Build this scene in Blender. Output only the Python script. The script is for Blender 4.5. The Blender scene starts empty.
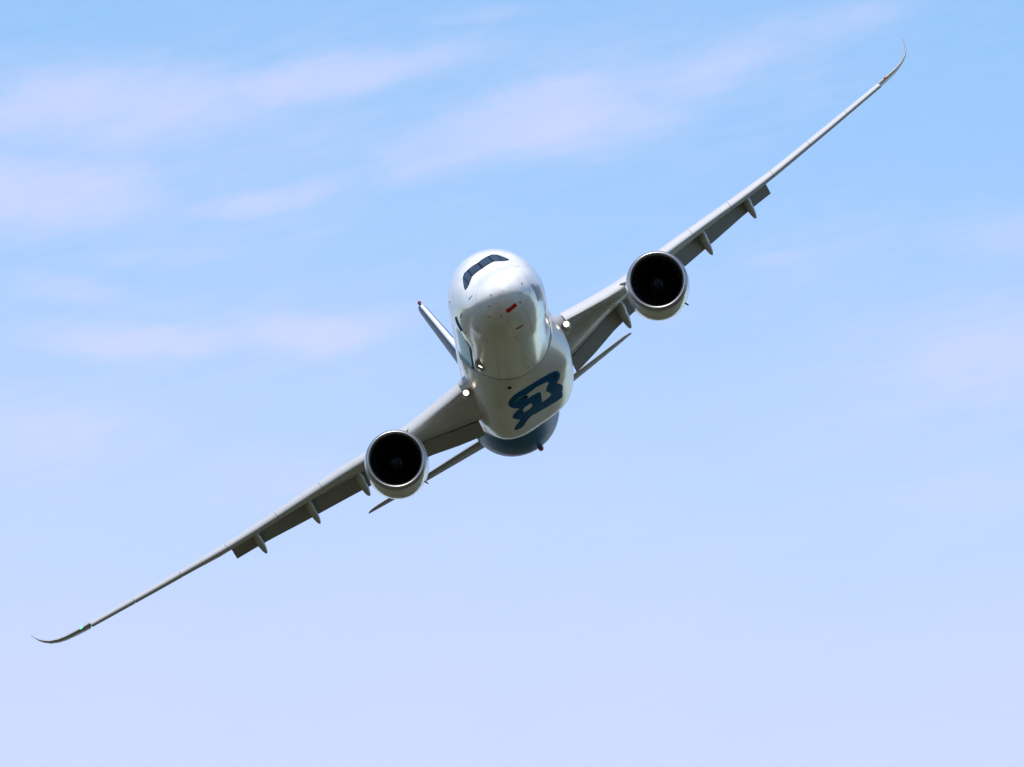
import bpy, bmesh, math, random
import numpy as np
from mathutils import Vector, Matrix
rad = math.radians
random.seed(7)
SC = bpy.context.scene
COL = SC.collection

# ------------------------------------------------------------------ camera
ELEV = rad(12.0)
cam_data = bpy.data.cameras.new('camera')
cam_data.sensor_width = 36.0
cam_data.lens = 16.62986 * 800.0 / 1024.0 * 36.0
cam_data.clip_start = 1.0
cam_data.clip_end = 60000.0
cam = bpy.data.objects.new('camera', cam_data)
cam.location = (0, 0, 1.7)
cam.rotation_euler = (math.pi/2 + ELEV, 0, 0)
COL.objects.link(cam)
SC.camera = cam

# ------------------------------------------------------------------ exposure
SC.view_settings.view_transform = 'Standard'
SC.view_settings.look = 'None'
SC.view_settings.gamma = 1.0
SC.view_settings.use_curve_mapping = False
SC.view_settings.exposure = 0.6

# ------------------------------------------------------------------ sun and sky
SUN_EL, SUN_AZ = rad(63), rad(205)          # azimuth clockwise from +Y (the way the camera looks)
sun_dir = Vector((math.sin(SUN_AZ)*math.cos(SUN_EL), math.cos(SUN_AZ)*math.cos(SUN_EL), math.sin(SUN_EL)))
sl = bpy.data.lights.new('sun', 'SUN')
sl.energy = 3.6
sl.angle = rad(0.5)
sl.color = (1.0, 0.965, 0.91)
sun = bpy.data.objects.new('sun', sl)
sun.rotation_euler = (-sun_dir).to_track_quat('-Z', 'Y').to_euler()
sun.location = (0, 0, 400)
COL.objects.link(sun)

world = bpy.data.worlds.new('World')
SC.world = world
world.use_nodes = True
WN, WL = world.node_tree.nodes, world.node_tree.links
WN.clear()
def wn(kind, **kw):
    n = WN.new(kind)
    for k, v in kw.items(): setattr(n, k, v)
    return n
def wmath(op, a, b=None, c=None):
    n = wn('ShaderNodeMath', operation=op)
    for i, v in enumerate((a, b, c)):
        if v is None: continue
        if isinstance(v, (int, float)): n.inputs[i].default_value = v
        else: WL.new(v, n.inputs[i])
    return n.outputs[0]
sky = wn('ShaderNodeTexSky', sky_type='NISHITA', sun_disc=False)
sky.sun_elevation = SUN_EL
sky.sun_rotation = SUN_AZ
sky.altitude = 50
sky.air_density = 1.0
sky.dust_density = 0.3
sky.ozone_density = 2.0
hs = wn('ShaderNodeHueSaturation')
hs.inputs['Saturation'].default_value = 1.13
WL.new(sky.outputs[0], hs.inputs['Color'])
# thin cirrus: soft streaks that live in directions of the sky round the flight path
tc = wn('ShaderNodeTexCoord')
def wdot(v):
    n = wn('ShaderNodeVectorMath', operation='DOT_PRODUCT')
    WL.new(tc.outputs['Generated'], n.inputs[0]); n.inputs[1].default_value = v
    return n.outputs['Value']
cE, sE = math.cos(ELEV), math.sin(ELEV)
depth = wmath('MAXIMUM', wdot((0, cE, sE)), 0.05)
U = wmath('MULTIPLY', wmath('DIVIDE', wdot((1, 0, 0)), depth), 13.0)      # about one unit per 4.4 degrees of sky
V = wmath('MULTIPLY', wmath('DIVIDE', wdot((0, -sE, cE)), depth), 13.0)
def cloud_noise(ang, sx, sy, scale, detail, rough, seed):
    c, s = math.cos(ang), math.sin(ang)
    a = wmath('MULTIPLY', wmath('ADD', wmath('MULTIPLY', U, c), wmath('MULTIPLY', V, s)), sx)
    b = wmath('MULTIPLY', wmath('SUBTRACT', wmath('MULTIPLY', V, c), wmath('MULTIPLY', U, s)), sy)
    cb = wn('ShaderNodeCombineXYZ')
    WL.new(a, cb.inputs[0]); WL.new(b, cb.inputs[1]); cb.inputs[2].default_value = seed
    n = wn('ShaderNodeTexNoise'); n.inputs['Scale'].default_value = scale
    n.inputs['Detail'].default_value = detail; n.inputs['Roughness'].default_value = rough
    WL.new(cb.outputs[0], n.inputs['Vector'])
    return n.outputs['Fac']
n_big = cloud_noise(rad(14), 1.0, 2.4, 2.6, 6, .55, 3.1)
n_fine = cloud_noise(rad(20), 1.0, 2.0, 9.0, 8, .62, 8.4)
n_wob = cloud_noise(0, 1.0, 1.0, 3.0, 4, .5, 1.7)
n_str = cloud_noise(rad(13), 1.0, 5.5, 11.0, 9, .62, 5.5)
wisp = wmath('ADD', wmath('MULTIPLY', wmath('SUBTRACT', n_big, .5), 1.5), wmath('MULTIPLY', wmath('SUBTRACT', n_fine, .5), .8))
# patches of cirrus: u, v, half length, half width, tilt, weight (u, v in the units above)
PATCHES = [(-0.276, 0.228, 0.293, 0.0929, 8, 0.42), (0.047, 0.267, 0.254, 0.0587, 12, 0.4), (0.418, 0.013, 0.166, 0.0782, 4, 0.45), (-0.276, 0.052, 0.225, 0.0440, 2, 0.4), (0.301, 0.121, 0.117, 0.0391, 10, 0.35), 
           (-0.383, 0.262, 0.166, 0.0352, 6, 1), (-0.178, 0.301, 0.147, 0.0196, 8, 1), (-0.452, 0.174, 0.127, 0.0313, 5, 1), (-0.232, 0.185, 0.093, 0.0127, 10, 0.85), (-0.334, 0.130, 0.117, 0.0098, 8, 0.45),
           (0.027, 0.248, 0.161, 0.0313, 14, 1), (0.184, 0.302, 0.117, 0.0235, 15, 0.75), (0.330, 0.348, 0.088, 0.0117, 16, 0.5), (-0.061, 0.209, 0.088, 0.0137, 12, 0.7), (-0.354, 0.047, 0.108, 0.0156, 2, 0.95),
           (-0.197, 0.054, 0.093, 0.0166, 3, 0.95), (-0.427, 0.089, 0.068, 0.0117, 4, 0.6), (0.477, 0.031, 0.137, 0.0411, 6, 0.8), (0.477, 0.140, 0.078, 0.0235, 5, 0.55), (0.262, 0.116, 0.059, 0.0117, 8, 0.5),
           (-0.461, -0.055, 0.137, 0.0440, 4, 0.6), (-0.031, 0.360, 0.068, 0.0088, 10, 0.4), (0.174, 0.082, 0.088, 0.0196, 8, 0.35), (0.457, -0.094, 0.117, 0.0293, 5, 0.5), (-0.256, -0.094, 0.156, 0.0235, 4, 0.4)]
tot = None
uw = wmath('ADD', U, wmath('MULTIPLY', wmath('SUBTRACT', n_big, .5), .12))
vw = wmath('ADD', V, wmath('MULTIPLY', wmath('SUBTRACT', n_wob, .5), .10))
for (u0, v0, lu, lv, tilt, wgt) in PATCHES:
    c, s = math.cos(rad(tilt)), math.sin(rad(tilt))
    du, dv = wmath('SUBTRACT', uw, u0), wmath('SUBTRACT', vw, v0)
    a = wmath('DIVIDE', wmath('ADD', wmath('MULTIPLY', du, c), wmath('MULTIPLY', dv, s)), lu*1.1)
    b = wmath('DIVIDE', wmath('SUBTRACT', wmath('MULTIPLY', dv, c), wmath('MULTIPLY', du, s)), lv*1.42)
    r2 = wmath('ADD', wmath('MULTIPLY', a, a), wmath('MULTIPLY', b, b))
    g = wmath('MULTIPLY', wmath('EXPONENT', wmath('MULTIPLY', r2, -.9)), wgt)
    tot = g if tot is None else wmath('MAXIMUM', tot, g)
# the milky veil thickens towards the horizon
veil = wn('ShaderNodeMapRange', interpolation_type='SMOOTHSTEP')
WL.new(wmath('ADD', V, wmath('ADD', wmath('MULTIPLY', wisp, .17), wmath('MULTIPLY', U, .02))), veil.inputs['Value'])
veil.inputs['From Min'].default_value = .34; veil.inputs['From Max'].default_value = -.46
veil.inputs['To Min'].default_value = 0.04; veil.inputs['To Max'].default_value = .80
edge = wn('ShaderNodeMapRange', interpolation_type='SMOOTHSTEP')
WL.new(wmath('ADD', tot, wmath('ADD', wmath('MULTIPLY', wisp, .45), wmath('MULTIPLY', wmath('SUBTRACT', n_str, .5), .55))), edge.inputs['Value'])
edge.inputs['From Min'].default_value = -.02; edge.inputs['From Max'].default_value = 1.1
patch = wmath('MULTIPLY', edge.outputs[0], wmath('ADD', 1.0, wmath('MULTIPLY', wmath('SUBTRACT', n_fine, .5), .8)))
dens = wmath('MAXIMUM', wmath('ADD', wmath('MULTIPLY', patch, wmath('SUBTRACT', .62, wmath('MULTIPLY', veil.outputs[0], .45))), veil.outputs[0]), 0.0)
dens = wmath('ADD', dens, wmath('MULTIPLY', wmath('SUBTRACT', wmath('ADD', n_fine, n_str), 1.0), .07))
# real clouds in the rest of the sky, seen only in the reflections of the paint
ng = wn('ShaderNodeTexNoise'); ng.inputs['Scale'].default_value = 3.0; ng.inputs['Detail'].default_value = 5
WL.new(tc.outputs['Generated'], ng.inputs['Vector'])
far = wn('ShaderNodeMapRange', interpolation_type='SMOOTHSTEP')
WL.new(wmath('SUBTRACT', 1.0, depth), far.inputs['Value'])
far.inputs['From Min'].default_value = .004; far.inputs['From Max'].default_value = .03
gc = wn('ShaderNodeMapRange', interpolation_type='SMOOTHSTEP'); WL.new(ng.outputs['Fac'], gc.inputs['Value'])
gc.inputs['From Min'].default_value = .45; gc.inputs['From Max'].default_value = .75; gc.inputs['To Max'].default_value = .6
mixd = wn('ShaderNodeMix', data_type='FLOAT')
WL.new(far.outputs[0], mixd.inputs[0]); WL.new(dens, mixd.inputs[2]); WL.new(gc.outputs[0], mixd.inputs[3])
dcl = wmath('MINIMUM', wmath('MAXIMUM', mixd.outputs[0], 0.0), .95)
mix = wn('ShaderNodeMix', data_type='RGBA')
WL.new(dcl, mix.inputs[0]); WL.new(hs.outputs[0], mix.inputs[6])
mix.inputs[7].default_value = (3.75, 3.95, 5.6, 1)
bg = wn('ShaderNodeBackground'); bg.inputs['Strength'].default_value = 0.122
WL.new(mix.outputs[2], bg.inputs['Color'])
wo = wn('ShaderNodeOutputWorld'); WL.new(bg.outputs[0], wo.inputs['Surface'])

# ------------------------------------------------------------------ materials
def mat(name, color, rough=.4, metal=0.0, coat=0.0, coat_rough=.04, noise=0.0, nscale=1.0, emit=None, estr=0.0, streak=None, spec=.5):
    m = bpy.data.materials.new(name); m.use_nodes = True
    nt = m.node_tree; b = nt.nodes['Principled BSDF']
    b.inputs['Base Color'].default_value = (*color, 1)
    b.inputs['Roughness'].default_value = rough
    b.inputs['Metallic'].default_value = metal
    b.inputs['Specular IOR Level'].default_value = spec
    b.inputs['Coat Weight'].default_value = coat
    b.inputs['Coat Roughness'].default_value = coat_rough
    if emit:
        b.inputs['Emission Color'].default_value = (*emit, 1); b.inputs['Emission Strength'].default_value = estr
    if noise:
        t = nt.nodes.new('ShaderNodeTexCoord'); mp = nt.nodes.new('ShaderNodeMapping')
        mp.inputs['Scale'].default_value = streak or (1, 1, 1)
        n = nt.nodes.new('ShaderNodeTexNoise'); n.inputs['Scale'].default_value = nscale; n.inputs['Detail'].default_value = 8
        n.inputs['Roughness'].default_value = .65
        r = nt.nodes.new('ShaderNodeMapRange'); r.inputs['From Min'].default_value = .3; r.inputs['From Max'].default_value = .7
        r.inputs['To Min'].default_value = 1 - noise; r.inputs['To Max'].default_value = 1 + noise*.5
        v = nt.nodes.new('ShaderNodeVectorMath'); v.operation = 'SCALE'; v.inputs[0].default_value = color
        nt.links.new(t.outputs['Object'], mp.inputs[0]); nt.links.new(mp.outputs[0], n.inputs['Vector'])
        nt.links.new(n.outputs['Fac'], r.inputs['Value']); nt.links.new(r.outputs[0], v.inputs['Scale'])
        nt.links.new(v.outputs[0], b.inputs['Base Color'])
        rr = nt.nodes.new('ShaderNodeMapRange'); rr.inputs['To Min'].default_value = rough*1.25; rr.inputs['To Max'].default_value = rough*.8
        nt.links.new(n.outputs['Fac'], rr.inputs['Value']); nt.links.new(rr.outputs[0], b.inputs['Roughness'])
    return m
M = dict(
    fairing=mat('white_fairing_paint', (.58, .57, .55), .3, coat=.5, coat_rough=.14, noise=.10, nscale=.8, streak=(.25, 2, 2)),
    wing=mat('grey_wing_paint', (.34, .34, .345), .42, coat=.25, coat_rough=.15, noise=.12, nscale=.9, streak=(.5, 1, 1)),
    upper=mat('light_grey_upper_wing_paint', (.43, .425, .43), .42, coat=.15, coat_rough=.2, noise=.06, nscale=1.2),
    slat=mat('light_grey_slat_paint', (.44, .435, .44), .42, coat=.15, coat_rough=.2, noise=.06, nscale=1.2),
    flap=mat('grey_flap_paint', (.24, .245, .25), .45, noise=.12, nscale=1.0, streak=(.5, 1, 1)),
    canoe=mat('grey_fairing_paint', (.38, .385, .38), .4, coat=.3, coat_rough=.15, noise=.1),
    nacelle=mat('pale_nacelle_paint', (.58, .58, .57), .35, coat=.8, coat_rough=.08, noise=.08, nscale=1.4),
    lip=mat('bare_metal_lip', (.38, .37, .38), .46, metal=1.0),
    duct=mat('shaded_intake_liner', (.014, .014, .018), .6, spec=.2),  # grey liner coloured near black to carry the intake's shade
    blade=mat('fan_blade_titanium', (.22, .22, .25), .22, metal=1.0),
    spinner=mat('spinner_paint', (.008, .008, .01), .6, spec=.2),
    mark=mat('white_spinner_mark', (.07, .07, .08), .6),
    dark=mat('dark_cavity', (.008, .008, .009), .8, spec=.1),
    seam=mat('panel_gap', (.10, .10, .10), .6),
    cabin=mat('cabin_window_glass', (.22, .26, .31), .1, coat=1.0),
    mask=mat('black_window_surround', (.008, .009, .012), .4, spec=.25),
    glass=mat('cockpit_glass', (.028, .046, .068), .08, spec=.5),
    red=mat('red_marking', (.45, .008, .008), .5, spec=.1),
    navy=mat('navy_logo_paint', (.002, .075, .19), .5, spec=.01),
    green_reflection=mat('painted_green_reflection', (.030, .15, .17), .5, spec=.1),  # greenish reflection in the emblem's loop, painted as colour
    teal=mat('teal_title_paint', (.09, .42, .62), .3, spec=.3),
    blue=mat('blue_fin_paint', (.006, .065, .19), .4, coat=.08, spec=.05),
    white=mat('white_edge_paint', (.78, .78, .78), .3, coat=.6),
    ovalgrey=mat('grey_emblem_paint', (.36, .36, .39), .5, spec=.2),
    lamp=mat('landing_lamp', (1, 1, 1), .2, emit=(1.0, .95, .86), estr=2.2),
    taxi=mat('taxi_lamp_glass', (1, 1, 1), .2, emit=(1.0, .96, .88), estr=1.7),
    halo=mat('lamp_halo_glow', (.6, .5, .4), .3, emit=(1.0, .70, .45), estr=.75),  # warm halo of the landing lamps, put in as emission on a ring
    spine=mat('shallow_panel_gap', (.46, .455, .45), .5),
    green=mat('green_navigation_lamp', (.1, .8, .35), .2, emit=(.18, 1.0, .5), estr=.7),
    rednav=mat('red_navigation_lamp', (.7, .05, .04), .2, emit=(.8, .10, .06), estr=.06),
    beacon=mat('red_beacon_glass', (.32, .01, .02), .15, coat=.8),
    probe=mat('probe_metal', (.10, .10, .11), .4, metal=.6),
)
def fuselage_mat():
    """white paint forward, navy round the tail, swept forward on the port side"""
    m = mat('airliner_body_paint', (.72, .71, .70), .26, coat=.65, coat_rough=.10)
    nt = m.node_tree; L = nt.links; N = nt.nodes; b = N['Principled BSDF']
    t = N.new('ShaderNodeTexCoord'); sp = N.new('ShaderNodeSeparateXYZ'); L.new(t.outputs['Object'], sp.inputs[0])
    def mt(op, a, c):
        n = N.new('ShaderNodeMath'); n.operation = op
        for i, v in enumerate((a, c)):
            if isinstance(v, (int, float)): n.inputs[i].default_value = v
            else: L.new(v, n.inputs[i])
        return n.outputs[0]
    e = mt('SUBTRACT', sp.outputs[0], mt('ADD', 39.0, mt('MULTIPLY', mt('ADD', sp.outputs[1], .6), 1.1)))
    edge = N.new('ShaderNodeMapRange'); edge.inputs['From Min'].default_value = -.05; edge.inputs['From Max'].default_value = .05
    L.new(e, edge.inputs['Value'])
    mp = N.new('ShaderNodeMapping'); mp.inputs['Scale'].default_value = (.22, 2.2, 2.2); L.new(t.outputs['Object'], mp.inputs[0])
    n = N.new('ShaderNodeTexNoise'); n.inputs['Scale'].default_value = .9; n.inputs['Detail'].default_value = 8; L.new(mp.outputs[0], n.inputs['Vector'])
    dirt = N.new('ShaderNodeMapRange'); dirt.inputs['From Min'].default_value = .3; dirt.inputs['From Max'].default_value = .75
    dirt.inputs['To Min'].default_value = 1.03; dirt.inputs['To Max'].default_value = .86; L.new(n.outputs['Fac'], dirt.inputs['Value'])
    v = N.new('ShaderNodeVectorMath'); v.operation = 'SCALE'; v.inputs[0].default_value = (.72, .71, .70); L.new(dirt.outputs[0], v.inputs['Scale'])
    mx = N.new('ShaderNodeMix'); mx.data_type = 'RGBA'; L.new(edge.outputs[0], mx.inputs[0]); L.new(v.outputs[0], mx.inputs[6])
    mx.inputs[7].default_value = (.003, .095, .24, 1)
    cw = N.new('ShaderNodeMapRange'); cw.inputs['To Min'].default_value = .65; cw.inputs['To Max'].default_value = .02
    sw = N.new('ShaderNodeMapRange'); sw.inputs['To Min'].default_value = .5; sw.inputs['To Max'].default_value = .004
    L.new(edge.outputs[0], sw.inputs['Value']); L.new(sw.outputs[0], b.inputs['Specular IOR Level'])
    L.new(edge.outputs[0], cw.inputs['Value']); L.new(cw.outputs[0], b.inputs['Coat Weight'])
    L.new(mx.outputs[2], b.inputs['Base Color'])
    return m
M['body'] = fuselage_mat()

# ------------------------------------------------------------------ helpers
def link(name, bm, m, parent=None, smooth=38, subs=None):
    bmesh.ops.recalc_face_normals(bm, faces=bm.faces[:])
    me = bpy.data.meshes.new(name); bm.to_mesh(me); bm.free()
    for mm in (m if isinstance(m, (list, tuple)) else [m]): me.materials.append(mm)
    me.polygons.foreach_set('use_smooth', [True]*len(me.polygons))
    if smooth: me.set_sharp_from_angle(angle=rad(smooth))
    o = bpy.data.objects.new(name, me); COL.objects.link(o)
    if parent is not None: o.parent = parent
    return o
def loft(bm, rings, closed=True, cap0=True, cap1=True, mi=0):
    vs = [[bm.verts.new(p) for p in r] for r in rings]
    n = len(rings[0])
    for a, b in zip(vs, vs[1:]):
        for i in range(n if closed else n - 1):
            j = (i + 1) % n
            try: bm.faces.new((a[i], a[j], b[j], b[i])).material_index = mi
            except ValueError: pass
    if closed and cap0: bm.faces.new(vs[0]).material_index = mi
    if closed and cap1: bm.faces.new(vs[-1][::-1]).material_index = mi
    return vs
def revolve(bm, prof, cx, cy, cz, n=64, mi=0, closed_prof=False):
    """profile of (x, r) about an axis along x"""
    rings = [[(cx + x, cy + r*math.cos(2*math.pi*k/n), cz + r*math.sin(2*math.pi*k/n)) for k in range(n)] for x, r in prof]
    vs = loft(bm, rings, True, False, False, mi)
    return vs
def ball(bm, c, r, sx=1, sy=1, sz=1, u=16, v=10):
    bmesh.ops.create_uvsphere(bm, u_segments=u, v_segments=v, radius=1.0,
        matrix=Matrix.Translation(c) @ Matrix.Diagonal((r*sx, r*sy, r*sz, 1)))
def tube(bm, a, b, r0, r1=None, n=8):
    a, b = Vector(a), Vector(b); d = b - a
    r1 = r0 if r1 is None else r1
    bmesh.ops.create_cone(bm, cap_ends=True, segments=n, radius1=r0, radius2=r1, depth=d.length,
        matrix=Matrix.Translation((a + b)/2) @ d.to_track_quat('Z', 'Y').to_matrix().to_4x4())
def interp(x, xs, ys): return float(np.interp(x, xs, ys))
def patch_mesh(polys, mapper, maxlen=.35):
    """a painted shape or pane: flat outline (with holes) cut up finely and laid on the skin by mapper(a, b)"""
    bm = bmesh.new()
    for poly in polys:
        vs = [bm.verts.new((a, b, 0)) for a, b in poly]
        for i in range(len(vs)): bm.edges.new((vs[i], vs[(i+1) % len(vs)]))
    bmesh.ops.triangle_fill(bm, use_beauty=True, use_dissolve=False, edges=bm.edges[:])
    for _ in range(6):
        le = [e for e in bm.edges if e.calc_length() > maxlen]
        if not le: break
        bmesh.ops.subdivide_edges(bm, edges=le, cuts=1)
        bmesh.ops.triangulate(bm, faces=bm.faces[:])
    for v in bm.verts: v.co = Vector(mapper(v.co.x, v.co.y))
    return bm
def rounded(pts, k=3):
    """Chaikin corner cutting of a closed outline"""
    for _ in range(k):
        out = []
        for i in range(len(pts)):
            a, b = np.array(pts[i]), np.array(pts[(i+1) % len(pts)])
            out += [tuple(a*.75 + b*.25), tuple(a*.25 + b*.75)]
        pts = out
    return pts

# ------------------------------------------------------------------ shapes of the body
def pchip(xs, ys):
    xs = np.array(xs, float); ys = np.array(ys, float)
    h = np.diff(xs); d = np.diff(ys) / h; n = len(xs); m = np.zeros(n)
    for i in range(1, n - 1):
        if d[i-1] * d[i] > 0:
            w1 = 2*h[i] + h[i-1]; w2 = h[i] + 2*h[i-1]
            m[i] = (w1 + w2) / (w1/d[i-1] + w2/d[i])
    m[0] = d[0]; m[-1] = d[-1]
    def f(x):
        x = min(max(x, xs[0]), xs[-1])
        i = min(max(int(np.searchsorted(xs, x)) - 1, 0), n - 2)
        t = (x - xs[i]) / h[i]
        return float((2*t**3 - 3*t*t + 1)*ys[i] + (t**3 - 2*t*t + t)*h[i]*m[i]
                     + (-2*t**3 + 3*t*t)*ys[i+1] + (t**3 - t*t)*h[i]*m[i+1])
    return f
# fuselage stations: x aft of the nose, crown height, keel height, half width, height of the widest point
FUS = [(0, -1.0, -1.0, 0, -1.0), (.04, -.80, -1.20, .24, -1.0), (.15, -.60, -1.44, .52, -.99), (.4, -.30, -1.74, .90, -.96),
       (.8, -.02, -2.03, 1.27, -.91), (1.3, .24, -2.26, 1.60, -.85), (1.9, .50, -2.45, 1.89, -.78), (2.5, .76, -2.59, 2.12, -.70),
       (3.0, 1.06, -2.68, 2.27, -.63), (3.5, 1.42, -2.75, 2.40, -.57), (4, 1.76, -2.81, 2.51, -.50), (5, 2.29, -2.90, 2.68, -.37),
       (6, 2.63, -2.97, 2.80, -.25), (7, 2.85, -3.02, 2.89, -.13), (8, 2.98, -3.05, 2.95, -.05), (9.5, 3.05, -3.05, 2.98, 0),
       (20, 3.05, -3.05, 2.98, 0), (32, 3.05, -3.05, 2.98, 0), (44, 3.05, -3.05, 2.98, 0), (48, 3.05, -2.93, 2.96, .05), (52, 3.03, -2.4, 2.8, .3),
       (56, 2.95, -1.6, 2.4, .7), (60, 2.78, -.6, 1.85, 1.1), (64, 2.4, .72, .95, 1.6), (66, 2.1, 1.35, .42, 1.75), (66.4, 1.95, 1.5, .25, 1.75)]
_f = [pchip([r[0] for r in FUS], [r[k] for r in FUS]) for k in (1, 2, 3, 4)]
def fus(x, th, off=0.0):
    """point of the skin; th is the angle from the keel, positive to starboard"""
    zt, zb, a, zc = (f(x) for f in _f)
    a *= .955
    s, c = np.sin(th), np.cos(th)
    b = (zc - zb) if c > 0 else (zt - zc)
    p = np.array((x, a*s, zc - b*c))
    if off:
        e = .02
        n = np.cross(fus(x, th + e) - fus(x, th - e), fus(min(x + e, 66.3), th) - fus(max(x - e, .001), th))
        n /= np.linalg.norm(n) + 1e-12
        if n @ np.array((-.1, s, -c)) < 0: n = -n
        p = p + n*off
    return p
# belly fairing
_bw = pchip([19, 21, 24, 31, 35, 37, 43], [3.0, 3.12, 3.28, 3.28, 3.08, 2.92, 2.75])
_bz = pchip([19, 21, 24, 27, 34, 35.2, 36.2, 37.6, 40, 43], [-3.07, -3.28, -3.6, -3.72, -3.72, -3.68, -3.50, -3.08, -2.93, -2.9])
_br = pchip([19, 24, 34, 43], [0, -.9, -.9, 0])
_bn = pchip([19, 24, 34, 43], [2, 3.3, 3.3, 2])
def belly(x, y, off=0.0):
    A, B, r, n = _bw(x), _bz(x), _br(x), _bn(x)
    t = min(abs(y)/A, 1.0)
    return np.array((x, y, r - (r - B)*(1 - t**n)**(1/n) - off))

# ------------------------------------------------------------------ ground (mirrored in the glossy belly)
def ground():
    m = bpy.data.materials.new('airfield_grass'); m.use_nodes = True
    nt = m.node_tree; N = nt.nodes; L = nt.links; b = N['Principled BSDF']; b.inputs['Roughness'].default_value = .95
    b.inputs['Specular IOR Level'].default_value = .1
    t = N.new('ShaderNodeTexCoord')
    vo = N.new('ShaderNodeTexVoronoi'); vo.inputs['Scale'].default_value = .006; L.new(t.outputs['Object'], vo.inputs['Vector'])
    r = N.new('ShaderNodeValToRGB'); L.new(vo.outputs['Color'], r.inputs['Fac'])
    r.color_ramp.interpolation = 'CONSTANT'
    cr = r.color_ramp.elements; cr[0].position = 0; cr[0].color = (.052, .050, .026, 1); cr[1].position = .3; cr[1].color = (.030, .035, .017, 1)
    for pos, c in ((.5, (.075, .064, .042)), (.62, (.040, .044, .024)), (.8, (.022, .028, .015)), (.92, (.10, .095, .075))):
        e = cr.new(pos); e.color = (*c, 1)
    n = N.new('ShaderNodeTexNoise'); n.inputs['Scale'].default_value = .03; n.inputs['Detail'].default_value = 8; L.new(t.outputs['Object'], n.inputs['Vector'])
    mr = N.new('ShaderNodeMapRange'); mr.inputs['To Min'].default_value = .6; mr.inputs['To Max'].default_value = 1.4; L.new(n.outputs['Fac'], mr.inputs['Value'])
    v = N.new('ShaderNodeVectorMath'); v.operation = 'SCALE'; L.new(r.outputs['Color'], v.inputs[0]); L.new(mr.outputs[0], v.inputs['Scale'])
    L.new(v.outputs[0], b.inputs['Base Color'])
    bm = bmesh.new(); S = 20000
    bmesh.ops.create_grid(bm, x_segments=40, y_segments=40, size=S)
    g = link('ground', bm, m, None, 0); g['kind'] = 'structure'
    bm = bmesh.new()
    vs = [bm.verts.new(p) for p in ((-2200, 330, .02), (2200, 330, .02), (2200, 390, .02), (-2200, 390, .02))]
    bm.faces.new(vs)
    rw = link('runway', bm, mat('runway_concrete', (.17, .165, .155), .85, noise=.2, nscale=.02), None, 0); rw['kind'] = 'structure'
ground()
def unseen_hills():  # unseen ring added to darken the horizon mirrored in the rear fuselage
    rnd = random.Random(5); bm = bmesh.new(); A = []
    n = 160
    for k in range(n):
        a = 2*math.pi*k/n
        h = 300 + 70*math.sin(3*a + 1) + 45*math.sin(7*a + 2) + 25*math.sin(17*a) + rnd.uniform(-15, 15)
        A.append([bm.verts.new((r*math.sin(a), 800 + r*math.cos(a), z)) for r, z in ((4200, -2), (5000, h*.55), (6000, h), (7600, h*.7), (9500, -2))])
    for k in range(n):
        u, v = A[k], A[(k + 1) % n]
        for j in range(4): bm.faces.new((u[j], v[j], v[j+1], u[j+1]))
    h = link('unseen_hills', bm, mat('unseen_wooded_hillside', (.030, .042, .024), .95, noise=.4, nscale=.004, spec=.05), None, 80); h['kind'] = 'structure'
unseen_hills()

# ------------------------------------------------------------------ the airliner
root = bpy.data.objects.new('passenger_jet', None); COL.objects.link(root)
root['label'] = 'white twin-engine passenger jet banking in flight, flaps down, dark blue emblem on its belly'
root['category'] = 'airplane'
# attitude: columns are the body axes (aft, starboard, up) in camera axes (right, down, away)
RB = Matrix(((0.024127163799643855, -0.8229413892879666, -0.56761373288864), (0.1602286093177358, 0.5636222174449126, -0.8103436350058508), (0.9867850184934347, -0.07139666543461035, 0.14545735953099384)))
CB = Matrix(((1, 0, 0), (0, math.sin(ELEV), math.cos(ELEV)), (0, -math.cos(ELEV), math.sin(ELEV))))
RW = CB @ RB
pivot = Vector((0, 0, 1.7)) + CB @ Vector(((505.949 - 512)/13303.9*800, (359.808 - 383.5)/13303.9*800, 800))
root.matrix_world = Matrix.Translation(pivot - RW @ Vector((30, 0, 0))) @ RW.to_4x4()

# ---- fuselage
bm = bmesh.new()
xs = [.003, .01, .025, .045] + list(np.linspace(.07, 1.0, 16)) + list(np.linspace(1.1, 9.5, 52)) + list(np.linspace(10, 44, 35)) + list(np.linspace(44.6, 66.4, 44))
NT = 96
rings = [[tuple(fus(x, 2*math.pi*k/NT)) for k in range(NT)] for x in xs]
loft(bm, rings)
fuselage = link('fuselage', bm, M['body'], root, 60)

def skin(off): return lambda x, b: fus(x, b/2.0, off)
def deg(pts): return [(x, rad(t)*2.0) for x, t in pts]
def decal(name, pts, m, off=.006, parent=None, rnd=0, maxlen=.3, holes=()):
    polys = [deg(rounded(q, rnd) if rnd else q) for q in (pts, *holes)]
    return link(name, patch_mesh(polys, skin(off), maxlen), m, parent or fuselage, 0)
def line(name, pts, w, m, off=.006, n=10, parent=None):
    """a narrow seam along (x, theta in degrees)"""
    P = []
    for (x0, t0), (x1, t1) in zip(pts, pts[1:]):
        for k in range(n): P.append((x0 + (x1 - x0)*k/n, rad(t0 + (t1 - t0)*k/n)*2.6))
    P.append((pts[-1][0], rad(pts[-1][1])*2.6))
    bm = bmesh.new(); A = []
    for i in range(len(P)):
        a, b = np.array(P[max(i-1, 0)]), np.array(P[min(i+1, len(P)-1)]); d = (b - a)/(np.linalg.norm(b - a) + 1e-9); q = np.array((-d[1], d[0]))*w/2
        c = np.array(P[i]); A.append([bm.verts.new(fus(e[0], e[1]/2.6, off)) for e in (c + q, c - q)])
    for u, v in zip(A, A[1:]): bm.faces.new((u[0], u[1], v[1], v[0]))
    return link(name, bm, m, parent or fuselage, 0)

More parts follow.
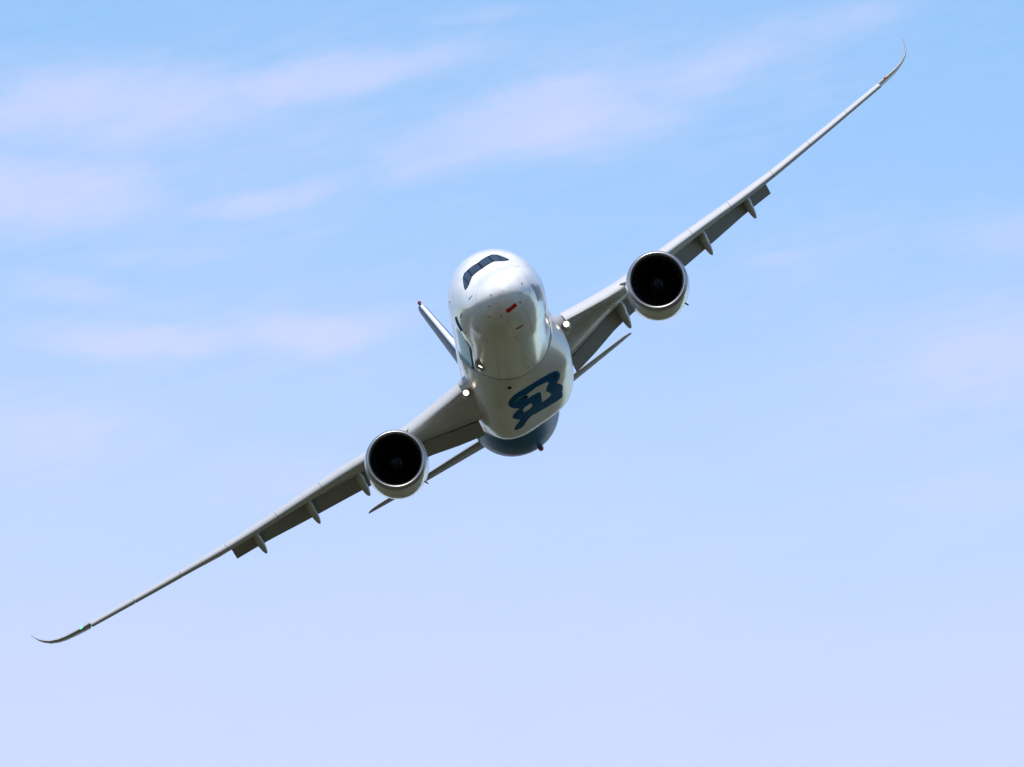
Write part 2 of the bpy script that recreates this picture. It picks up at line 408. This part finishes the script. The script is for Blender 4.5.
# cockpit windows: black surround (sub-part) and the six panes (sub-parts)
half = [(4.02, 180), (4.24, 163), (4.34, 156.5), (4.20, 150.6), (3.90, 145.6), (3.60, 139.9), (3.30, 135.4), (3.17, 140), (3.13, 146.4), (3.23, 154.2), (3.33, 160.6), (3.29, 166), (3.22, 180)]
surround = half[:-1] + [half[-1]] + [(x, 360 - t) for x, t in half[-2:0:-1]]
decal('window_surround', surround, M['mask'], .006)
def mirror(p): return [(x, 360 - t) for x, t in p]
front = [(3.95, 178.3), (4.13, 164.8), (3.42, 162.0), (3.31, 178.3)]
mid = [(4.11, 161.4), (4.20, 156.8), (4.05, 151.8), (3.20, 149.4), (3.27, 155.0), (3.35, 159.6)]
side = [(4.02, 150.2), (3.82, 146.2), (3.58, 141.6), (3.36, 138.3), (3.24, 142.0), (3.19, 147.4)]
for p_ in (front, mid, side):
    decal('cockpit_window', p_, M['glass'], .012)
    decal('cockpit_window', mirror(p_), M['glass'], .012)
# red marks under the nose, doors of the nose wheel bay, probes and stencils
decal('red_marking', [(.77, 24), (.68, 7.6), (.99, 6.2), (1.10, 20)], M['red'], .006, maxlen=.08)
decal('red_marking', [(.67, 7.2), (.64, -10), (.94, -9.5), (.98, 5.7)], M['red'], .006, maxlen=.08)
decal('red_marking', [(3.70, 10), (3.76, -2), (3.98, -2), (3.94, 10)], M['red'], .006, maxlen=.1)
for s in (1, -1):
    line('nose_gear_door_seam', [(1.7, 20*s), (2.4, 18*s), (3.5, 14.5*s), (6.4, 10.5*s)], .035, M['spine'])
line('nose_gear_door_seam', [(6.4, 10.5), (6.4, -10.5)], .04, M['spine'])
line('nose_gear_door_seam', [(3.6, 14.3), (3.6, -14.3)], .03, M['seam'])
decal('grey_emblem', [(2.75 + 1.0*math.cos(a), -56.5 + 7.0*math.sin(a) + 12*math.cos(a)) for a in np.linspace(0, 2*math.pi, 30)[:-1]], M['ovalgrey'], .006, maxlen=.2)
for x, t, r in ((.75, -75, .045), (.6, -46, .05), (.9, -21, .05), (.75, 75, .045), (.3, 108, .04), (1.5, 60, .04), (1.2, 35, .04)):
    bm = bmesh.new(); tube(bm, fus(x, rad(t), -.02), fus(x, rad(t), .10), r*.8, r*.55); link('air_data_probe', bm, M['probe'], fuselage)
for x, t, dx, dt in ((2.05, 127, .5, -8), (2.0, -128, .3, 9), (4.3, 97, .9, -4)):
    k = 5
    for i in range(k):
        f0, f1 = i/k, (i + .72)/k
        decal('stencil_text', [(x + dx*f0, t + dt*f0), (x + dx*f1, t + dt*f1), (x + dx*f1 + .13, t + dt*f1 + 2.0), (x + dx*f0 + .13, t + dt*f0 + 2.0)], M['seam'], .006, maxlen=.2)
# title along the lower starboard side, seen at a grazing angle
decal('side_title', [(6.0, 98.5), (7.0, 99), (8.2, 84), (7.2, 81)], M['navy'], .006)
decal('side_title', [(8.4, 84.5), (9.2, 92), (22.5, 90), (22.0, 72), (11.0, 71.5), (9.6, 76)], M['teal'], .006)
line('side_title', [(9.6, 75.6), (11.2, 70.8), (22.0, 71.0)], .14, M['navy'], .008)
# panel joints round the barrel
line('radome_seam', [(1.55, -150), (1.55, 150)], .03, M['spine'], .005, 60)
for x in (5.6, 8.6, 12.0, 15.1):
    line('skin_joint', [(x, -170), (x, 170)], .022, M['spine'], .004, 70)
for t in (-38, 38, -66, 66):
    line('skin_joint', [(8.6, t), (18.9, t)], .02, M['spine'], .004, 24)
# cabin windows: one pane each, copied along the straight part of the barrel
for s in (1, -1):
    first = decal('cabin_window', rounded([(10.4, 98.6*s), (10.64, 98.6*s), (10.64, 105.2*s), (10.4, 105.2*s)], 2), M['cabin'], .005, maxlen=.3)
    for k in range(1, 46):
        c = first.copy(); COL.objects.link(c); c.parent = fuselage; c.location = (.635*k + (1.6 if k > 14 else 0) + (1.6 if k > 33 else 0), 0, 0)
# passenger doors
for s in (1, -1):
    line('passenger_door', [(6.6, 100*s), (6.6, 78*s), (7.7, 78*s), (7.7, 100*s), (7.7, 118*s), (6.6, 118*s), (6.6, 100*s)], .035, M['seam'], .004)
    # recessed scoops with taxi lights below the wing roots
    decal('air_scoop', [(13.2, 61*s), (16.4, 54*s), (17.8, 58*s), (17.8, 67*s), (15.6, 67*s)], M['seam'], .006)
    decal('taxi_lamp', [(16.2 + .26*math.cos(a), (60 + 2.6*math.sin(a))*s) for a in np.linspace(0, 2*math.pi, 20)[:-1]], M['taxi'], .014)
bm = bmesh.new(); c = fus(48.6, 0, .0)
ball(bm, c + np.array((0, 0, -.10)), .2, 1.3, .9, .9)
link('anti_collision_beacon', bm, M['beacon'], fuselage)
bm = bmesh.new(); loft(bm, [[(48.3, -.16, -2.7), (49.05, -.16, -2.7), (49.05, .16, -2.7), (48.3, .16, -2.7)], [(48.3, -.12, -2.95), (49.0, -.12, -2.95), (49.0, .12, -2.95), (48.3, .12, -2.95)]]); link('beacon_base', bm, M['probe'], fuselage)
for x, h in ((13.5, .35), (17.2, .3)):
    bm = bmesh.new(); z = fus(x, 0)[2]
    loft(bm, [[(x - .2, -.03, z + .03), (x + .25, -.03, z + .03), (x + .25, .03, z + .03), (x - .2, .03, z + .03)], [(x + .1, -.015, z - h), (x + .3, -.015, z - h), (x + .3, .015, z - h), (x + .1, .015, z - h)]])
    link('blade_antenna', bm, M['white'], fuselage)

# ---- belly fairing with its emblem
bm = bmesh.new(); rings = []
for x in np.concatenate([np.linspace(19, 33.5, 30), np.linspace(33.8, 38, 22), np.linspace(38.5, 43, 8)]):
    A, B, r_, n_ = _bw(x), _bz(x), _br(x), _bn(x); ring = []
    for k in range(49):
        a = math.pi*k/48; c, s_ = math.cos(a), math.sin(a)
        ring.append((x, A*math.copysign(abs(c)**(2/n_), c), r_ - (r_ - B)*abs(s_)**(2/n_)))
    ring += [(x, -A*.93, r_ + .55), (x, -A*.80, r_ + .9), (x, A*.80, r_ + .9), (x, A*.93, r_ + .55)]
    rings.append(ring)
loft(bm, rings)
fairing = link('belly_fairing', bm, M['fairing'], root, 60)
line('fairing_seam', [(18.99, -75), (18.99, 75)], .06, M['seam'], .012, 40, fairing)
LO = [(22.65, 1.9), (22.09, 1.71), (21.53, 1.3), (21.45, .22), (21.81, -.89), (22.28, -1.45), (22.96, -1.67), (23.89, -1.7), (24.64, -1.58), (25.06, -1.3), (25.88, -1.5), (27.15, -1.71), (28.35, -1.71), (28.99, -1.59), (30.03, -1.63), (31.1, -1.6), (30.93, -1.35), (30.35, -.42), (29.9, .54), (29.6, .62), (30.34, 1.03), (31.67, 1.28), (31.95, 1.6), (31.91, 1.85), (30.97, 1.88), (29.89, 1.7), (28.82, 1.42), (28.31, 1.61), (27.19, 1.88), (26.54, 1.91), (25.61, 1.68), (25.14, 1.34), (24.87, 1.45), (24.12, 1.76), (23.28, 1.94)]
LH1 = [(23.51, .99), (22.85, .76), (22.69, -.1), (23.06, -.75), (23.58, -.87), (24.26, -.65), (25.1, -.54), (26.28, -.76), (26.9, -.86), (27.57, -.72), (27.64, -.2), (27.21, -.13), (24.34, -.18), (24.0, .02), (23.8, .68)]
LH2 = [(25.98, 1.2), (25.47, 1.01), (25.52, .57), (26.63, .54), (27.07, .75), (26.99, 1.13)]
link('belly_emblem', patch_mesh([rounded(LO, 1), LH1, LH2], lambda a, b: belly(a, b, .012), .3), M['navy'], fairing, 0)
link('belly_emblem_reflection', patch_mesh([rounded([(23.1, 1.60), (22.62, 1.42), (22.42, 1.12), (22.45, .80), (22.78, 1.05), (23.05, 1.32)], 2)], lambda a, b: belly(a, b, .018), .2), M['green_reflection'], fairing, 0)  # painted reflection inside one loop of the emblem
for x, y, r in ((20.2, 1.5, .11), (23.3, .80, .16), (23.2, -1.33, .16)):
    bm = bmesh.new(); c = belly(x, y, .02)
    bmesh.ops.create_circle(bm, cap_ends=True, segments=16, radius=1, matrix=Matrix.Translation(c) @ Matrix.Diagonal((r*2.0, r, 1, 1)))
    for v in bm.verts: v.co = Vector(belly(v.co.x, v.co.y, .02))
    link('drain_port', bm, M['dark'], fairing, 0)

# ------------------------------------------------------------------ wings
YT = [3, 5, 7, 9, 12, 15, 18, 20, 22, 25, 28, 29.2]
ZU = [-1.05, -1.03, -.93, -.65, -.15, .14, .51, .81, 1.15, 1.68, 2.27, 2.50]
ZS = [-1.50, -1.52, -1.50, -1.21, -.73, -.30, .10, .42, .80, 1.38, 1.98, 2.22]
ZT = [-2.14, -1.52, -.85, -.56, -.05, .46, .80, .93, 1.25, 1.80, 2.27, 2.46]
TC = [.14, .135, .125, .115, .11, .105, .10, .10, .10, .095, .09, .09]
fU, fS, fT0, fC = (pchip(YT, q) for q in ([z + .25 for z in ZU], [z + .25 for z in ZS], ZT, TC))
def fT(y): return fT0(y) + ZTADD(y)
ZTADD = lambda y: interp(y, [3, 10, 20, 28], [.12, .13, .26, .42])
fF = pchip([3, 5, 7, 9, 12, 15, 18, 20, 22], [-2.72, -2.27, -1.73, -1.44, -.93, -.45, .06, .31, .57])
fO = pchip([3, 5, 7, 9, 12, 15, 18, 20, 22], [-2.33, -1.79, -1.19, -.85, -.28, .21, .59, .76, .94])
def lx(y): return 22.3 + (y - 3)*.70
def ch(y): return interp(y, [3, 10, 28, 29.2], [11.1, 6.8, 2.6, 2.45])
def zl(y): return (fU(max(y, 3)) + fS(max(y, 3)))/2 + (0 if y >= 3 else (3 - y)*-.02)
def th4(x, t): return 5*t*(.2969*math.sqrt(max(x, 0)) - .126*x - .3516*x*x + .2843*x**3 - .1036*x**4)
def up(x, t): return th4(x, t)*1.06 + .012*math.sin(math.pi*min(x, 1))
def lo(x, t): return -th4(x, t)*.94 + .012*math.sin(math.pi*min(x, 1))*.6 + (.02*max(0, x - .55)*2 if x > .55 else 0)*(1 - x)*2
def wpt(y, xi, z_rel):
    c = ch(max(y, 3)); a, b = zl(y), fT(max(y, 3)) + (0 if y >= 3 else -(3 - y)*.05)
    return (lx(y) + xi*c, a + (b - a)*xi + z_rel*c)
def wing_section(y, lead, eu, el, n=22):
    t = fC(max(y, 3)); pts = []
    for k in range(n):                                   # upper surface from the trailing edge forward
        xi = lead + (eu - lead)*(1 - math.sin(math.pi/2*k/(n - 1))) if k else eu
        xi = lead + (eu - lead)*((1 + math.cos(math.pi*k/(n - 1)))/2)
        pts.append((xi, up(xi, t)))
    if lead > 0:                                         # blunt nose behind the slat
        h0, h1 = up(lead, t), lo(lead, t)
        for k in range(1, 6):
            a = math.pi*k/6; pts.append((lead - .012*math.sin(a), (h0 + h1)/2 + (h0 - h1)/2*math.cos(a)))
    else:
        for k in range(1, 6): pts.append(pts[-1])
    for k in range(n):
        xi = lead + (el - lead)*((1 - math.cos(math.pi*k/(n - 1)))/2)
        pts.append((xi, lo(xi, t)))
    return pts
WINGLET = [  # y, x, z of the leading edge, chord, cant in degrees
    (29.22, 40.70, 2.68, 2.45, 9), (29.6, 41.10, 2.77, 2.35, 11), (30.2, 41.65, 2.92, 2.18, 15), (30.8, 42.15, 3.07, 1.95, 20), (31.3, 42.6, 3.26, 1.72, 27), (31.75, 43.05, 3.53, 1.45, 37),
    (32.05, 43.45, 3.83, 1.18, 49), (32.25, 43.85, 4.14, .88, 60), (32.36, 44.2, 4.42, .55, 68), (32.42, 44.5, 4.58, .26, 74)]

def make_wing(s):
    side_ = 'wing'
    bm = bmesh.new()
    stations = [1.6, 2.4, 3, 3.7, 4.5, 5.5, 6.5, 7.5, 8.5, 9.4, 10.5, 12, 13.5, 15, 16.5, 18, 19.55]
    rings = []
    for y in stations:
        rings.append([(wpt(y, xi, zz)[0], s*y, wpt(y, xi, zz)[1]) for xi, zz in wing_section(y, .035, .90, .80)])
    for y in (19.56, 20.5, 22, 23.5, 25, 26.5, 28, 29.2):
        rings.append([(wpt(y, xi, zz)[0], s*y, wpt(y, xi, zz)[1]) for xi, zz in wing_section(y, .035, .995, .995)])
    loft(bm, rings)
    w = link(side_, bm, [M['wing'], M['upper']], root, 40)
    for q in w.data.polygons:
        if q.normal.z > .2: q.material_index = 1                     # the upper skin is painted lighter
    # upswept tip
    bm = bmesh.new(); rings = []
    base = wing_section(29.2, 0.0, .995, .995, 16)
    base = [p for i, p in enumerate(base) if i < 16 or i > 21]
    for y, x, z, c, cant in WINGLET:
        ca, sa = math.cos(rad(cant)), math.sin(rad(cant)); tw = math.tan(rad(1.5)); k = 1.15
        rings.append([(x + xi*c, s*(y - sa*((zz*k + xi*tw)*c)), z + ca*((zz*k + xi*tw)*c)) for xi, zz in base])
    loft(bm, rings)
    tip = link('winglet', bm, M['wing'], w, 40)
    bm = bmesh.new(); ball(bm, (41.22, s*29.78, 2.82), .075, 1.2, 1.5, .8)
    link('navigation_lamp', bm, M['green'] if s > 0 else M['rednav'], w)
    bm = bmesh.new(); tube(bm, (44.7, s*32.42, 4.64), (45.05, s*32.45, 4.74), .025, .01); link('static_wick', bm, M['probe'], w)
    # leading edge slats, drooped
    for y0, y1 in ((3.75, 8.75), (10.15, 13.505), (13.53, 16.575), (16.60, 20.02), (20.045, 23.12), (23.145, 26.3), (26.325, 29.2)):
        bm = bmesh.new(); rings = []
        for y in np.linspace(y0, y1, 6):
            t = fC(y); c = ch(y); X0 = lx(y)
            xb, zb = wpt(y, .24, up(.24, t)); zb += .012
            zn = fS(y) + .20*(fU(y) - fS(y)); zbot = fS(y) - .05; xn, xl = X0 - .02*c, X0 + .10*c
            out = []
            for k in range(19):                          # upper skin, from its trailing edge over to the drooped nose
                x_ = xb + (xn - xb)*math.sin(math.pi/2*k/18)**.9; xi = (x_ - X0)/c
                base = wpt(y, max(xi, 0), up(max(xi, 0), t))[1] + .012
                if xi < .15:                             # round the nose down to its drooped tip
                    zk = wpt(y, .15, up(.15, t))[1] + .012; q_ = min(1.0, (.15 - xi)/.17)
                    base = zn + (zk - zn)*math.sqrt(max(0.0, 1 - q_**1.7))
                out.append((x_, s*y, base))
            for k in range(1, 8):
                f = math.pi/2*k/7; out.append((xn + (xl - xn)*(1 - math.cos(f)), s*y, zn + (zbot - zn)*math.sin(f)))
            for k in range(1, 8):                        # hollow back
                f = k/8; out.append((xl + (xb - xl)*f**1.5, s*y, zbot + (zb - zbot)*f**.7 - .01))
            rings.append(out)
        loft(bm, rings); link('slat', bm, M['slat'], w, 40)
    # flaps
    for y0, y1 in ((3.35, 9.9), (10.05, 19.7)):
        bm = bmesh.new(); rings = []
        for y in np.linspace(y0, y1, 9):
            c = ch(y); x0, x1 = lx(y) + .815*c, lx(y) + 1.03*c
            zt_ = fF(y) + ZTADD(y); zlead = fO(y) + ZTADD(y) + .030*c; fc = x1 - x0
            sec = []
            for k in range(12):
                xi = (1 + math.cos(math.pi*k/11))/2; sec.append((xi, th4(xi, .15)*1.2))
            for k in range(1, 11):
                xi = (1 - math.cos(math.pi*k/11))/2; sec.append((xi, -th4(xi, .15)*.5))
            rings.append([(x0 + xi*fc, s*y, zlead + (zt_ - zlead)*xi + zz*fc) for xi, zz in sec])
        loft(bm, rings); link('flap', bm, M['flap'], w, 40)
    # dark strip painted in for the shade of the slot ahead of the inner flap
    bm = bmesh.new(); A = []
    for k in range(13):
        y = 3.4 + 6.4*k/12; c = ch(y)
        for xi in (.765, .803):
            x_, z_ = wpt(y, xi, lo(min(xi, .80), fC(y))); A.append(bm.verts.new((x_, s*y, z_ - .012)))
    for k in range(12): bm.faces.new((A[2*k], A[2*k+1], A[2*k+3], A[2*k+2]))
    link('flap_slot_shade', bm, M['dark'], w, 0)
    # aileron gaps on the outer trailing edge
    for y in (19.7, 23.4, 27.2):
        bm = bmesh.new(); A = []
        for xi in np.linspace(.74, .985, 6):
            for d in (-.02, .02):
                x_, z_ = wpt(y + d, xi, lo(xi, fC(y))); A.append(bm.verts.new((x_, s*(y + d), z_ - .012)))
        for k in range(5): bm.faces.new((A[2*k], A[2*k+1], A[2*k+3], A[2*k+2]))
        link('aileron_gap', bm, M['seam'], w, 0)
    # flap track fairings
    for y, z0, z1, big in ((7.65, -1.05, -2.12, 1.1), (11.1, -.45, -1.5, 1.05), (14.45, .12, -1.03, 1.0), (18.05, .58, -.50, .95)):
        c = ch(y); xa, xb = lx(y) + .50*c, lx(y) + 1.14*c; z0 += ZTADD(y); z1 += ZTADD(y)
        za = wpt(y, .5, lo(.5, fC(y)))[1] + .1
        bm = bmesh.new(); rings = []
        for k in range(15):
            f = k/14; x = xa + (xb - xa)*f
            if f < .5: cz = za + (z0 - .12 - za)*(f/.5)
            else: cz = z0 - .12 + (z1 - z0 + .12)*((f - .5)/.5)**1.25
            r = max(.02, (min(1, f/.4)**.6) * (1 if f < .45 else max(0, 1 - ((f - .45)/.55)**2.6)**.62))
            rings.append([(x, s*y + .27*big*r*math.cos(a), cz + .40*big*r*math.sin(a)*(1.0 if math.sin(a) < 0 else .9)) for a in np.linspace(0, 2*math.pi, 20, endpoint=False)])
        loft(bm, rings); link('flap_track_fairing', bm, M['canoe'], w, 50)
    # landing lamp in the wing root leading edge
    lx_, ly_, lz_ = 22.45, s*3.63, -1.40
    bm = bmesh.new(); revolve(bm, [(.0, .004), (.01, .06), (.03, .12)], lx_ + .12, ly_, lz_, 24); link('landing_lamp', bm, M['lamp'], w, 60)
    bm = bmesh.new(); revolve(bm, [(.02, .120), (-.10, .170)], lx_ + .13, ly_, lz_, 24); link('lamp_halo_ring', bm, M['halo'], w, 60)  # ring made to glow as the halo round the lamp
    bm = bmesh.new(); revolve(bm, [(.03, .172), (.0, .185), (.03, .21), (.9, .27)], lx_, ly_, lz_, 24); link('lamp_housing', bm, M['wing'], w, 30)
    # root fillet leading edge
    bm = bmesh.new(); rings = []
    for y, k in ((2.3, 1.18), (2.9, 1.08), (3.3, 1.0), (3.7, .97)):
        t = fC(3)*k; sec = []
        for q in range(11):
            xi = .2*(1 - math.sin(math.pi/2*q/10)); sec.append((xi, up(xi, t)*1.02))
        for q in range(1, 9):
            xi = .16*(q/8)**1.6; sec.append((xi, lo(xi, t)*1.02))
        rings.append([(wpt(max(y, 3), xi, zz)[0] - (3.7 - y)*.8, s*y, wpt(max(y, 3), xi, zz)[1]) for xi, zz in sec])
    loft(bm, rings); link('wing_root_fillet', bm, M['wing'], w, 40)
    return w
wings = [make_wing(1), make_wing(-1)]

# ------------------------------------------------------------------ engines
def make_engine(s):
    cx, cy, cz = 20.8, s*9.44, -2.55
    outer = [(0, 1.62), (-.03, 1.66), (0, 1.705), (.08, 1.75), (.25, 1.80), (.36, 1.822)]
    bm = bmesh.new()
    revolve(bm, [(.36, 1.822), (.7, 1.865), (1.2, 1.90), (2.0, 1.915), (3.0, 1.89), (4.0, 1.80), (4.9, 1.66), (5.5, 1.54), (5.5, 1.49), (4.6, 1.55)], cx, cy, cz, 80)
    e = link('engine', bm, M['nacelle'], root, 40)
    bm = bmesh.new()
    revolve(bm, [(.36, 1.823), (.25, 1.803), (.12, 1.765), (.04, 1.725), (0, 1.69), (-.015, 1.655), (0, 1.62), (.04, 1.585), (.12, 1.55), (.25, 1.52)], cx, cy, cz, 80)
    link('inlet_lip', bm, M['lip'], e, 60)
    bm = bmesh.new(); revolve(bm, [(.25, 1.521), (.5, 1.50), (1.0, 1.505), (1.5, 1.52), (2.1, 1.53)], cx, cy, cz, 64); link('intake_duct', bm, M['duct'], e)
    bm = bmesh.new(); revolve(bm, [(1.95, 1.53), (2.0, .01)], cx, cy, cz, 48); link('fan_backplate', bm, M['dark'], e, 0)
    bm = bmesh.new(); revolve(bm, [(1.05, .008), (1.08, .07), (1.2, .19), (1.4, .33), (1.6, .44), (1.9, .5)], cx, cy, cz, 40); link('spinner', bm, M['spinner'], e)
    bm = bmesh.new(); A = []
    for k in range(16):
        f = k/15; a = f*4.2; x, r = 1.12 + .2*f, .10 + .17*f
        for d in (-.035, .035): A.append(bm.verts.new((cx + x - .012 + d*.5, cy + (r + d)*math.cos(a), cz + (r + d)*math.sin(a))))
    for k in range(15): bm.faces.new((A[2*k], A[2*k+1], A[2*k+3], A[2*k+2]))
    link('spinner_mark', bm, M['mark'], e, 0)
    # twenty-two wide twisted blades
    proto = None
    for k in range(22):
        if proto is None:
            bm = bmesh.new(); V = []
            for i in range(9):
                r = .46 + (1.495 - .46)*i/8; tw = rad(28 + 38*i/8); cw = .26 + .10*math.sin(math.pi*i/8); sw = .12*(i/8)**2
                row = []
                for j in range(4):
                    u = (j/3 - .5)*cw*1.25
                    row.append(((1.55 + sw + u*math.cos(tw) + .03*math.sin(math.pi*j/3)), u*math.sin(tw), r))
                V.append(row)
            G1 = [[bm.verts.new(p) for p in row] for row in V]; G2 = [[bm.verts.new((p[0] + .02, p[1] - .01, p[2])) for p in row] for row in V]
            for i in range(8):
                for j in range(3):
                    bm.faces.new((G1[i][j], G1[i][j+1], G1[i+1][j+1], G1[i+1][j])); bm.faces.new((G2[i][j], G2[i+1][j], G2[i+1][j+1], G2[i][j+1]))
            for i in range(8):
                for j in (0, 3): bm.faces.new((G1[i][j], G1[i+1][j], G2[i+1][j], G2[i][j]))
            proto = link('fan_blade', bm, M['blade'], e, 40); b = proto
        else:
            b = proto.copy(); COL.objects.link(b); b.parent = e
        b.location = (cx, cy, cz); b.rotation_euler = (2*math.pi*k/22 + .07, 0, 0)
    # core cowl and exhaust cone
    bm = bmesh.new(); revolve(bm, [(4.5, 1.0), (5.5, 1.02), (6.3, .86), (7.0, .66), (7.05, .62), (6.6, .60)], cx, cy, cz, 48); link('core_cowl', bm, M['lip'], e)
    bm = bmesh.new(); revolve(bm, [(6.4, .5), (7.2, .34), (7.9, .05), (7.92, .01)], cx, cy, cz, 32); link('exhaust_cone', bm, M['lip'], e)
    # pylon from nacelle top to wing
    bm = bmesh.new(); rings = []
    for x, z0, z1, hw in ((1.6, 1.80, 1.92, .03), (2.3, 1.6, 2.06, .16), (3.2, 1.3, 2.12, .24), (4.4, .9, 2.1, .27), (5.6, .7, 1.95, .28), (7.2, .72, 1.85, .24), (9.2, 1.2, 1.8, .15), (11.0, 1.6, 1.75, .03)):
        rings.append([(cx + x, cy - hw, cz + z0), (cx + x, cy + hw, cz + z0), (cx + x, cy + hw, cz + (z0 + z1)/2), (cx + x, cy + hw*.8, cz + z1), (cx + x, cy - hw*.8, cz + z1), (cx + x, cy - hw, cz + (z0 + z1)/2)])
    loft(bm, rings); link('pylon', bm, M['nacelle'], e, 40)
    # strake on the inboard shoulder, drain mast under the cowl
    a = rad(38); iy = -s
    bm = bmesh.new(); r0 = 1.86
    P = [(1.1, r0), (2.6, r0 + .02), (2.5, r0 + .42), (2.0, r0 + .38)]
    loft(bm, [[(cx + x, cy + iy*r*math.cos(a) + q*.02*math.sin(a), cz + r*math.sin(a) - q*.02*math.cos(a)) for x, r in P] for q in (-1, 1)]); link('nacelle_strake', bm, M['nacelle'], e, 40)
    bm = bmesh.new(); a = rad(-62)
    # both engines carry the mast on the same side of the cowl
    loft(bm, [[(cx + x, cy - r*math.cos(a) + q*.03, cz + r*math.sin(a)) for x, r in ((3.0, 1.80), (3.5, 1.80), (3.5, 2.06), (3.35, 2.06))] for q in (-1, 1)]); link('drain_mast', bm, M['probe'], e, 40)
    line_bm = bmesh.new(); revolve(line_bm, [(1.95, 1.921), (1.99, 1.921)], cx, cy, cz, 80); link('cowl_seam', line_bm, M['seam'], e, 0)
    return e
make_engine(1); make_engine(-1)

# ------------------------------------------------------------------ tail
def make_tailplane(s):
    bm = bmesh.new(); rings = []
    for y, x, z, c in ((.5, 57.0, .78, 6.6), (1.8, 57.9, .88, 6.0), (4, 59.55, 1.20, 5.0), (6.5, 61.4, 1.56, 3.85), (8.7, 63.05, 1.90, 2.85), (9.3, 63.55, 2.0, 2.5), (9.7, 64.05, 2.07, 2.0), (9.95, 64.7, 2.13, 1.3), (10.02, 65.3, 2.16, .6)):
        sec = []
        for k in range(13):
            xi = (1 + math.cos(math.pi*k/12))/2; sec.append((xi, th4(xi, .055)))
        for k in range(1, 12):
            xi = (1 - math.cos(math.pi*k/12))/2; sec.append((xi, -th4(xi, .055)))
        rings.append([(x + xi*c, s*y, z + xi*c*.060 + zz*c) for xi, zz in sec])
    loft(bm, rings); t = link('tailplane', bm, M['flap'], root, 40)
    bm = bmesh.new(); A = []
    for k in range(9):
        f = k/8; y = 1.9 + f*6.9; x = interp(y, [1.8, 8.7], [57.9, 63.05]); c = interp(y, [1.8, 8.7], [6.0, 2.85]); z = interp(y, [1.8, 8.7], [.88, 1.90])
        for d in (-.012, .012):
            xi = .7 + d; A.append(bm.verts.new((x + xi*c, s*y, z + xi*c*.060 - th4(xi, .055)*c - .012)))
    for k in range(8): bm.faces.new((A[2*k], A[2*k+1], A[2*k+3], A[2*k+2]))
    link('elevator_gap', bm, M['seam'], t, 0)
make_tailplane(1); make_tailplane(-1)
FIN = [(2.2, 53.0, 10.4), (3.2, 53.9, 9.8), (5, 55.9, 8.6), (7, 58.2, 7.2), (9, 60.5, 5.75), (10.4, 62.1, 4.75), (10.75, 62.6, 4.3), (10.9, 63.1, 3.7)]
def fin_rings(x0, x1):
    rings = []
    for z, x, c in FIN:
        sec = []
        xs_ = [x0 + (x1 - x0)*(1 - math.cos(math.pi/2*k/10)) for k in range(11)]
        for xi in xs_[::-1]: sec.append((xi, th4(xi, .10)))
        for xi in xs_[1:]: sec.append((xi, -th4(xi, .10)))
        rings.append([(x + xi*c, zz*c, z) for xi, zz in sec])
    return rings
bm = bmesh.new(); loft(bm, fin_rings(.032, .72)); fin = link('tail_fin', bm, M['blue'], root, 40)
bm = bmesh.new(); loft(bm, fin_rings(0.0, .031)); link('fin_leading_edge', bm, M['white'], fin, 40)
bm = bmesh.new(); loft(bm, [r for r in fin_rings(.722, 1.0)]); link('rudder', bm, M['blue'], fin, 40)
bm = bmesh.new(); ball(bm, (62.9, 0, 10.98), .14, 2.2, .9, 1.0); link('tail_beacon', bm, M['beacon'], fin)
